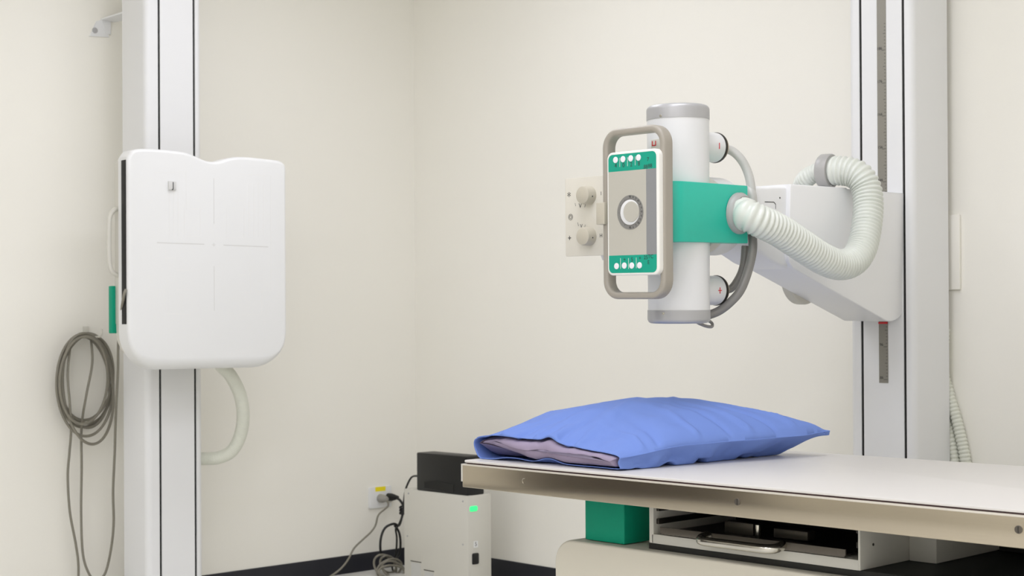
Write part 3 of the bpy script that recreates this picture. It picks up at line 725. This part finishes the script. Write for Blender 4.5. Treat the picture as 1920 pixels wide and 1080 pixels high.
# base cabinet
BY = -1.475
bx_l = at(1040, 1060, 'y', BY).x; bzt = at(1200, 1031, 'y', BY).z
bp = [(bx_l, .02), (bx_l, bzt-.06)]+[(bx_l+.06-.06*cos(t*pi/16), bzt-.06+.06*sin(t*pi/16)) for t in range(1, 9)]+[(3.75, bzt), (3.75, .02)]
MB().prism(bp, 'y', BY, -.93, .006, 3).build('base_cabinet', 'basep', et)
MB().box(bx_l+.03, 3.7, BY+.04, -.96, 0, .021).build('plinth', 'black', et)
# green block
gx0 = at(1094, 980, 'y', -1.45).x; gx1 = at(1170, 980, 'y', -1.45).x; gzb = at(1170, 1021, 'y', -1.45).z
gyb = at(1221, 1000, 'x', gx1).y
MB().prism(rrect(gx0, gx1, -1.45, gyb, [.0001, .0001, .012, .003]), 'z', max(gzb, bzt+.001), TZ-.031, .002).build('brake_block', 'greend', et, label='dark green block under the table end')
# bucky housing
hx0 = at(1217, 1000, 'y', -1.45).x; hx1 = at(1613, 1040, 'y', -1.45).x
hz0 = at(1217, 1017.5, 'y', -1.45).z; HYB = -.97; HYM = at(1704, 1040, 'x', hx1).y
hh = MB().box(hx0, hx0+.014, -1.45, HYB, hz0, TZ-.031, .002)
hh.box(hx1-.006, hx1, -1.45, HYB, hz0, TZ-.031, .002)
hh.box(hx0+.009, hx1-.005, -1.45, HYB, hz0, hz0+.022, .001)
hh.box(hx0+.009, hx1-.005, HYB-.01, HYB, hz0+.02, TZ-.031)
hou = hh.build('tray_housing', 'offwhite', et)
MB().prism([(hx0-.004, -1.446), (hx1, -1.446), (hx1+.5, -1.40), (4.2, -1.40), (4.2, -.985), (hx0-.004, -.985)], 'z', bzt+.0005, hz0-.0005).build('gap_shade_fill', 'under', et, label='black filler standing in for the shaded gap below the tray housing')  # solid black slab puts the gap's shade into its colour
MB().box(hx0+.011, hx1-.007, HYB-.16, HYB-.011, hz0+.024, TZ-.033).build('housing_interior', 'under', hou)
def ey(px, py, y=-1.45): return at(px, py, 'y', y)
# rails inside
for x0_ in (hx0+.0145, hx1-.0165):
    MB().box(x0_, x0_+.008, -1.44, HYB-.17, hz0+.045, hz0+.058, .001).build('slide_rail', 'dark', hou)
    MB().box(x0_, x0_+.008, -1.44, HYB-.17, hz0+.076, hz0+.09, .001).build('slide_rail', 'dark', hou)
MB().box(hx0+.0105, hx1-.008, -1.40, -1.385, hz0+.086, TZ-.033).build('cross_bar', 'dark', hou)
# tray
ty = -1.455
a = ey(1237, 990, ty); b = ey(1585, 1038, ty)
z_t = ey(1280, 993, ty).z; z_b = ey(1280, 1007, ty).z
tp = [(a.x, z_t), (a.x, z_b+.006), (a.x+.004, z_b+.001), (a.x+.010, z_b), (b.x-.010, z_b), (b.x-.003, z_b+.001), (b.x, z_b+.006), (b.x, z_t)]
tr = MB().prism(tp, 'y', ty, ty+.004, .001).build('tray_front', 'tray', hou, label='dark metal tray front')
MB().box(a.x+.004, b.x-.004, ty+.004, -1.15, z_b+.003, z_b+.006).build('tray_floor', 'dark', hou)
for px0, px1, py0, py1 in ((1358, 1412, 976, 996), (1450, 1514, 990, 1005)):
    c = ey(px0, py0, -1.36); d = ey(px1, py1, -1.36)
    MB().box(c.x, d.x, -1.36, -1.33, d.z-.012, c.z, .002).build('cassette_clamp', 'tray', hou, label='metal clamp in the tray')
q = ey(1421, 995, -1.40)
MB().cyl((q.x, q.y, q.z-.02), (q.x, q.y, q.z+.014), .006, .001, 16).build('clamp_pin', 'chrome', hou)
hpz = [(1320, 1006), (1316, 1010), (1322, 1018), (1345, 1022), (1400, 1028), (1455, 1031), (1476, 1030), (1480, 1024), (1472, 1020)]
hpt = [ey(px, py, ty-.012-.02*(1 if 2 <= i <= 6 else 0)) for i, (px, py) in enumerate(hpz)]
A0 = ey(1326, 1006, ty); A1 = ey(1470, 1022, ty); zz = (z_t+z_b)/2
hpt = [V((A0.x+.004, ty+.002, zz+.002)), V((A0.x, ty-.012, zz)), V((A0.x+.004, ty-.03, zz-.003)), V((A0.x+.022, ty-.042, zz-.004)), V((A0.x+.06, ty-.044, zz-.004)), V(((A0.x+A1.x)/2, ty-.044, zz-.004)), V((A1.x-.06, ty-.044, zz-.004)), V((A1.x-.022, ty-.042, zz-.004)), V((A1.x-.004, ty-.03, zz-.003)), V((A1.x, ty-.012, zz)), V((A1.x-.004, ty+.002, zz+.002))]
MB().tube(hpt, .0105, seg=18, n=8).build('tray_handle', 'chrome', hou, label='satin chrome pull handle')
# grey structure and dark undercarriage to the right
MB().box(hx1+.0005, at(1756, 1040, 'y', HYM).x, HYM, -.86, hz0, TZ-.031, .002).build('motor_cover', 'offwhite', et)
MB().box(3.45, 4.3, -1.05, -.86, .575, TZ-.031, .003).build('frame_beam', 'offwhite', et)
MB().box(3.05, 4.3, -.98, -.84, .04, .56).build('undercarriage', 'under', et, label='black box section beneath the table')
for px, py in ((1637, 1021), (1708, 1037)):
    q = at(px, py, 'x', hx1); MB().cyl(q-V((.001, 0, 0)), q+V((.0012, 0, 0)), .003, .0003, 12).build('screw', 'dark', hou)
q = at(1817, 1063, 'y', -1.0)
MB().lathe([(0, 0), (0, .018), (.02, .018), (.02, .007), (.04, .007), (.04, 0)], q, (0, 1, 0), 8).build('locking_knob', 'black', et, label='black locking knob')

# =================================================================== pillow
pw = root('pillow', (2.38, -1.22, TZ), 'plump pillow in a bright blue case on the end of the white table', 'pillow')
def sm_(t): t = max(0, min(1, t)); return t*t*(3-2*t)
def lerp_tab(tab, v):
    for (a, x), (b, y) in zip(tab, tab[1:]):
        if v <= b:
            t = (v-a)/(b-a); t = t*t*(3-2*t)*.5+t*.5; return x+(y-x)*t
    return tab[-1][1]
Y0, YL = -1.545, .665
def pill(v, k, m_, grow=0.0, fold=1.0):
    """closed section at v; returns m_ points starting at right seam going over the top"""
    xr = lerp_tab([(0, 2.612), (.2, 2.632), (.45, 2.660), (.7, 2.692), (.88, 2.715), (1, 2.728)], v)
    xl = lerp_tab([(0, 2.108), (.15, 2.09), (.5, 2.07), (.8, 2.09), (1, 2.12)], v)
    zr_ = lerp_tab([(0, .033), (.3, .050), (.6, .053), (.85, .056), (1, .064)], v)
    zl_ = lerp_tab([(0, .050), (.2, .055), (.6, .055), (1, .03)], v)
    H = lerp_tab([(0, .026), (.12, .044), (.3, .078), (.5, .093), (.7, .090), (.85, .068), (.95, .042), (1, .012)], v)
    bxr = lerp_tab([(0, 2.609), (.45, 2.617), (.8, 2.612), (.93, 2.615), (1, 2.66)], v)
    pts = []
    half = m_//2
    for i in range(half):
        s = i/half          # 0 right seam .. 1 left seam, top surface
        x = xr+(xl-xr)*s
        e = 1-abs(2*s-1)**2.4
        prof = e**(.62-.30*sm_((v-.65)/.3)) if e > 0 else 0
        z = zr_+(zl_-zr_)*s+H*prof
        # mouth droops in the middle, peaks and wrinkles
        if fold:
            mw = 1-sm_(v/.22)
            z += mw*(-.010*sin(pi*s)+.011*math.exp(-((s-.47)/.05)**2)-.010*math.exp(-((s-.2)/.2)**2))
            if v > 0: 
                # creases fanning from the mouth and the corners
                f1 = noise.noise(V((s*5+v*4, v*3.2-s*3, 1.7)))
                f2 = noise.noise(V((s*15+v*6, v*6, 5.2)))
                rid = (1-abs(noise.noise(V((s*4.6-v*2.8, v*2.2, 9.1)))*2.2))
                z += fold*min(1, prof*1.6)*(.011*f1+.004*f2*(.4+mw))+fold*prof*.006*max(0, rid-.55)
                # stitched edge pulls short creases into the cloth, sharper near the seams
                for (vc, wd_, am, sl) in ((.10, .010, .006, .9), (.17, .014, -.006, 1.3), (.36, .012, .005, .5), (.52, .010, -.005, -.6), (.62, .014, .007, -.9), (.74, .010, -.006, -1.1), (.84, .012, .006, -1.5)):
                    dd = v-(vc+sl*.22*s)
                    z += 1.5*fold*am*math.exp(-(dd/(wd_*(1+3*s)))**2)*math.exp(-(s/.30)**2)*sm_(s/.03)
                for (sc0, wd_, am, sl) in ((.30, .016, .006, .35), (.42, .012, -.005, .10), (.58, .018, .007, -.25), (.70, .014, -.005, -.45), (.82, .02, .005, -.6)):
                    dd = s-(sc0+sl*v)
                    z += 1.5*fold*am*math.exp(-(dd/(wd_*(1+4*v)))**2)*math.exp(-(v/.28)**2)*sm_(v/.02)
                # dip near the top middle
                z -= .012*math.exp(-((v-.50)/.07)**2-((s-.82)/.20)**2)
        pts.append(V((x, 0, z)))
    for i in range(half):
        s = i/half          # left seam back to right, underside
        x = xl+(xr-xl)*s
        # lower surface: falls quickly to the table then flat
        ez = 1-min(1, (1-s)/.10); el = 1-min(1, s/.14)
        t14 = s/.14
        if t14 < .55:
            u = t14/.55; x = xl-.013*sin(pi*u)+.012*u*u; z = zl_*(1-u**1.5)
        elif t14 < 1:
            u = (t14-.55)/.45; x = xl+.012+((xr-xl)*.14-.012)*u; z = 0
        else: z = 0
        lift = lerp_tab([(0, 0), (.90, 0), (.96, .006), (1, .02)], v)
        if s > .72:
            # side skirt between table contact and seam, with gathers
            t = (s-.72)/.28
            xx = bxr+(xr-bxr)*max(0, (t-.3)/.7)**.9
            x0 = xl+(xr-xl)*.72
            x = x0+(bxr-x0)*min(1, t/.3) if t < .3 else xx
            z = 0 if t < .3 else zr_*((t-.3)/.7)
            g = sin(pi*max(0, (t-.25)/.75))
            if fold: x += fold*g*(.012*noise.noise(V((v*11, 2.2, .4)))+.006*noise.noise(V((v*26, t*2, 3.3)))) - .004*g
            if fold and t < .5: z += max(0, .034*noise.noise(V((v*13, 7.7, 1))))*(1-t)*(1 if t > .1 else .5)*sm_(v*9)
        if fold and v < .07 and t14 > .5:
            mz = 1-sm_(v/.07)
            z += mz*(.004+.011*math.exp(-((s-.52)/.07)**2)+.005*math.exp(-((s-.25)/.10)**2))*sm_((1-s)/.12)*sm_((t14-.5)/1.0)
        zz_ = max(0, z)
        zz_ += lift*(1 if s > .72 else s/.72)*(1-zz_/max(zr_, .001)) if lift else 0
        pts.append(V((x, 0, max(.0012, zz_))))
    # far end pinches into a seam
    out = []
    y = Y0+YL*v
    for q in pts:
        mid = V((0, 0, 0))
        yy = y+.035*(1-v)*0
        zs = q.z
        if v > .86:
            t = (v-.86)/.14; s = (xr-q.x)/(xr-xl); s = max(0, min(1, s)); seam = zr_+(zl_-zr_)*s
            low_ = q.z < seam
            tt_ = sm_((v-.93)/.07)
            zs = q.z+(seam-(.010 if low_ else 0)-q.z)*tt_*(1 if low_ else .7)
        # the end edge runs slightly skew: right corner is drawn out
        s = (xr-q.x)/(xr-xl)
        yy += v**3*(.012-.03*sin(pi*max(0, min(1, s))))
        if v < .12: yy += (.12-v)/.12*(-.006+.012*noise.noise(V((s*5, q.z*20, 2))))
        out.append(V((q.x, yy, TZ+zs+.0012)))
    return out
def skin(name, mt, vs, m_, fold, close_end=True, close_start=False, scale=None, thick=None):
    b = bmesh.new(); rings = []
    for v in vs:
        pts = pill(v, 0, m_, fold=fold)
        if scale:
            c = sum(pts, V((0, 0, 0)))/len(pts); pts = [scale(p, c, v) for p in pts]
        rings.append([b.verts.new(p) for p in pts])
    n = m_
    for R0, R1 in zip(rings, rings[1:]):
        for i in range(n): b.faces.new((R0[i], R0[(i+1) % n], R1[(i+1) % n], R1[i]))
    if close_end: b.faces.new(rings[-1])
    if close_start: b.faces.new(rings[0])
    bmesh.ops.recalc_face_normals(b, faces=b.faces)
    mb = MB(); mb._merge(b); return mb
NV = 130
mb = skin('pillowcase', 'fabric', [i/NV for i in range(NV+1)], 200, 1.0)
cs = mb.build('pillowcase', 'fabric', pw, ang=75, label='bright blue cotton pillowcase')
so = cs.modifiers.new('cloth thickness', 'SOLIDIFY'); so.thickness = .0016; so.offset = -1
# seam piping along the right edge
MB().tube([pill(v/30, 0, 200)[0]+V((.0006, 0, .0002)) for v in range(0, 31)], .0013, seg=8, n=4).build('seam', 'fabric', cs)
def shr(p, c, v):
    t = sm_((v-.004)/.10)
    k = .80+.13*t
    q = c+(p-c)*V((k, 1, 1)).x
    fr = (p.x-2.10)/.52                      # 0 at the left seam
    lo = .034*(1-sm_(fr/.55))*(1-t)
    z = TZ+.006+(p.z-TZ-.002)*(.80+.1*t)
    z = max(z, TZ+.006+lo)
    q = V((c.x+(p.x-c.x)*(.955+.02*t), p.y, z))
    return q
vs = [.012]+[.02+i*(.955-.02)/40 for i in range(41)]
b = bmesh.new(); rings = []
c0 = None
for j, v in enumerate(vs):
    pts = [shr(p, sum(pill(v, 0, 120, fold=.4), V((0, 0, 0)))/120, v) for p in pill(v, 0, 120, fold=.4)]
    if j == 0: c0 = sum(pts, V((0, 0, 0)))/120; base = pts
    rings.append([b.verts.new(p) for p in pts])
# rounded visible end
pre = []
cl_ = []
for p in base:                               # centre line of the end, at this x
    ws = [(math.exp(-((q.x-p.x)/.02)**2), q.z) for q in base]
    cl_.append(sum(w*z for w, z in ws)/sum(w for w, z in ws))
for k_ in range(9):
    a = pi/2*(k_+.02)/9; sc_ = sin(a); dy = -.020*cos(a)
    pre.append([b.verts.new(V((p.x-(p.x-c0.x)*.05*(1-sc_), p.y+dy+.022*max(0, min(1, (2.25-p.x)/.15))+.005*noise.noise(V((p.x*22, 0, 1)))-.003*math.exp(-((p.x-2.30)/.008)**2), cz+(p.z-cz)*sc_))) for p, cz in zip(base, cl_)])
rings = pre+rings
for R0, R1 in zip(rings, rings[1:]):
    for i in range(120): b.faces.new((R0[i], R0[(i+1) % 120], R1[(i+1) % 120], R1[i]))
b.faces.new(rings[0]); b.faces.new(rings[-1])
bmesh.ops.recalc_face_normals(b, faces=b.faces)
mb = MB(); mb._merge(b); mb.build('pillow_body', 'inner', pw, ang=80, label='lavender grey pillow showing at the open end')

# ------------------------------------------------------------------ light
def area(name, loc, sx, sy, power, rgb=(.98, .985, 1.09)):
    l = bpy.data.lights.new(name, 'AREA'); l.shape = 'RECTANGLE'; l.size = sx; l.size_y = sy; l.energy = power; l.color = rgb
    o = bpy.data.objects.new(name, l); COL.objects.link(o); o.location = loc
    return o
for x, y, p_ in ((1.35, -1.3, 10), (2.9, -1.8, 12), (5.5, -1.5, 3), (1.8, -3.5, 5), (3.5, -3.5, 12), (5.5, -3.5, 11), (1.8, -5.2, 8), (3.5, -5.2, 20), (5.5, -5.2, 22)):
    area('ceiling_lamp', (x, y, RZ-.02), .6, 1.2, p_)
wd = bpy.data.worlds.new('world'); SC.world = wd; wd.use_nodes = True
wd.node_tree.nodes['Background'].inputs[0].default_value = (1, .98, .96, 1); wd.node_tree.nodes['Background'].inputs[1].default_value = .3
SC.view_settings.view_transform = 'Standard'; SC.view_settings.look = 'None'; SC.view_settings.gamma = 1
SC.view_settings.use_curve_mapping = False
SC.view_settings.exposure = .28
SC.cycles.max_bounces = 10; SC.cycles.diffuse_bounces = 8
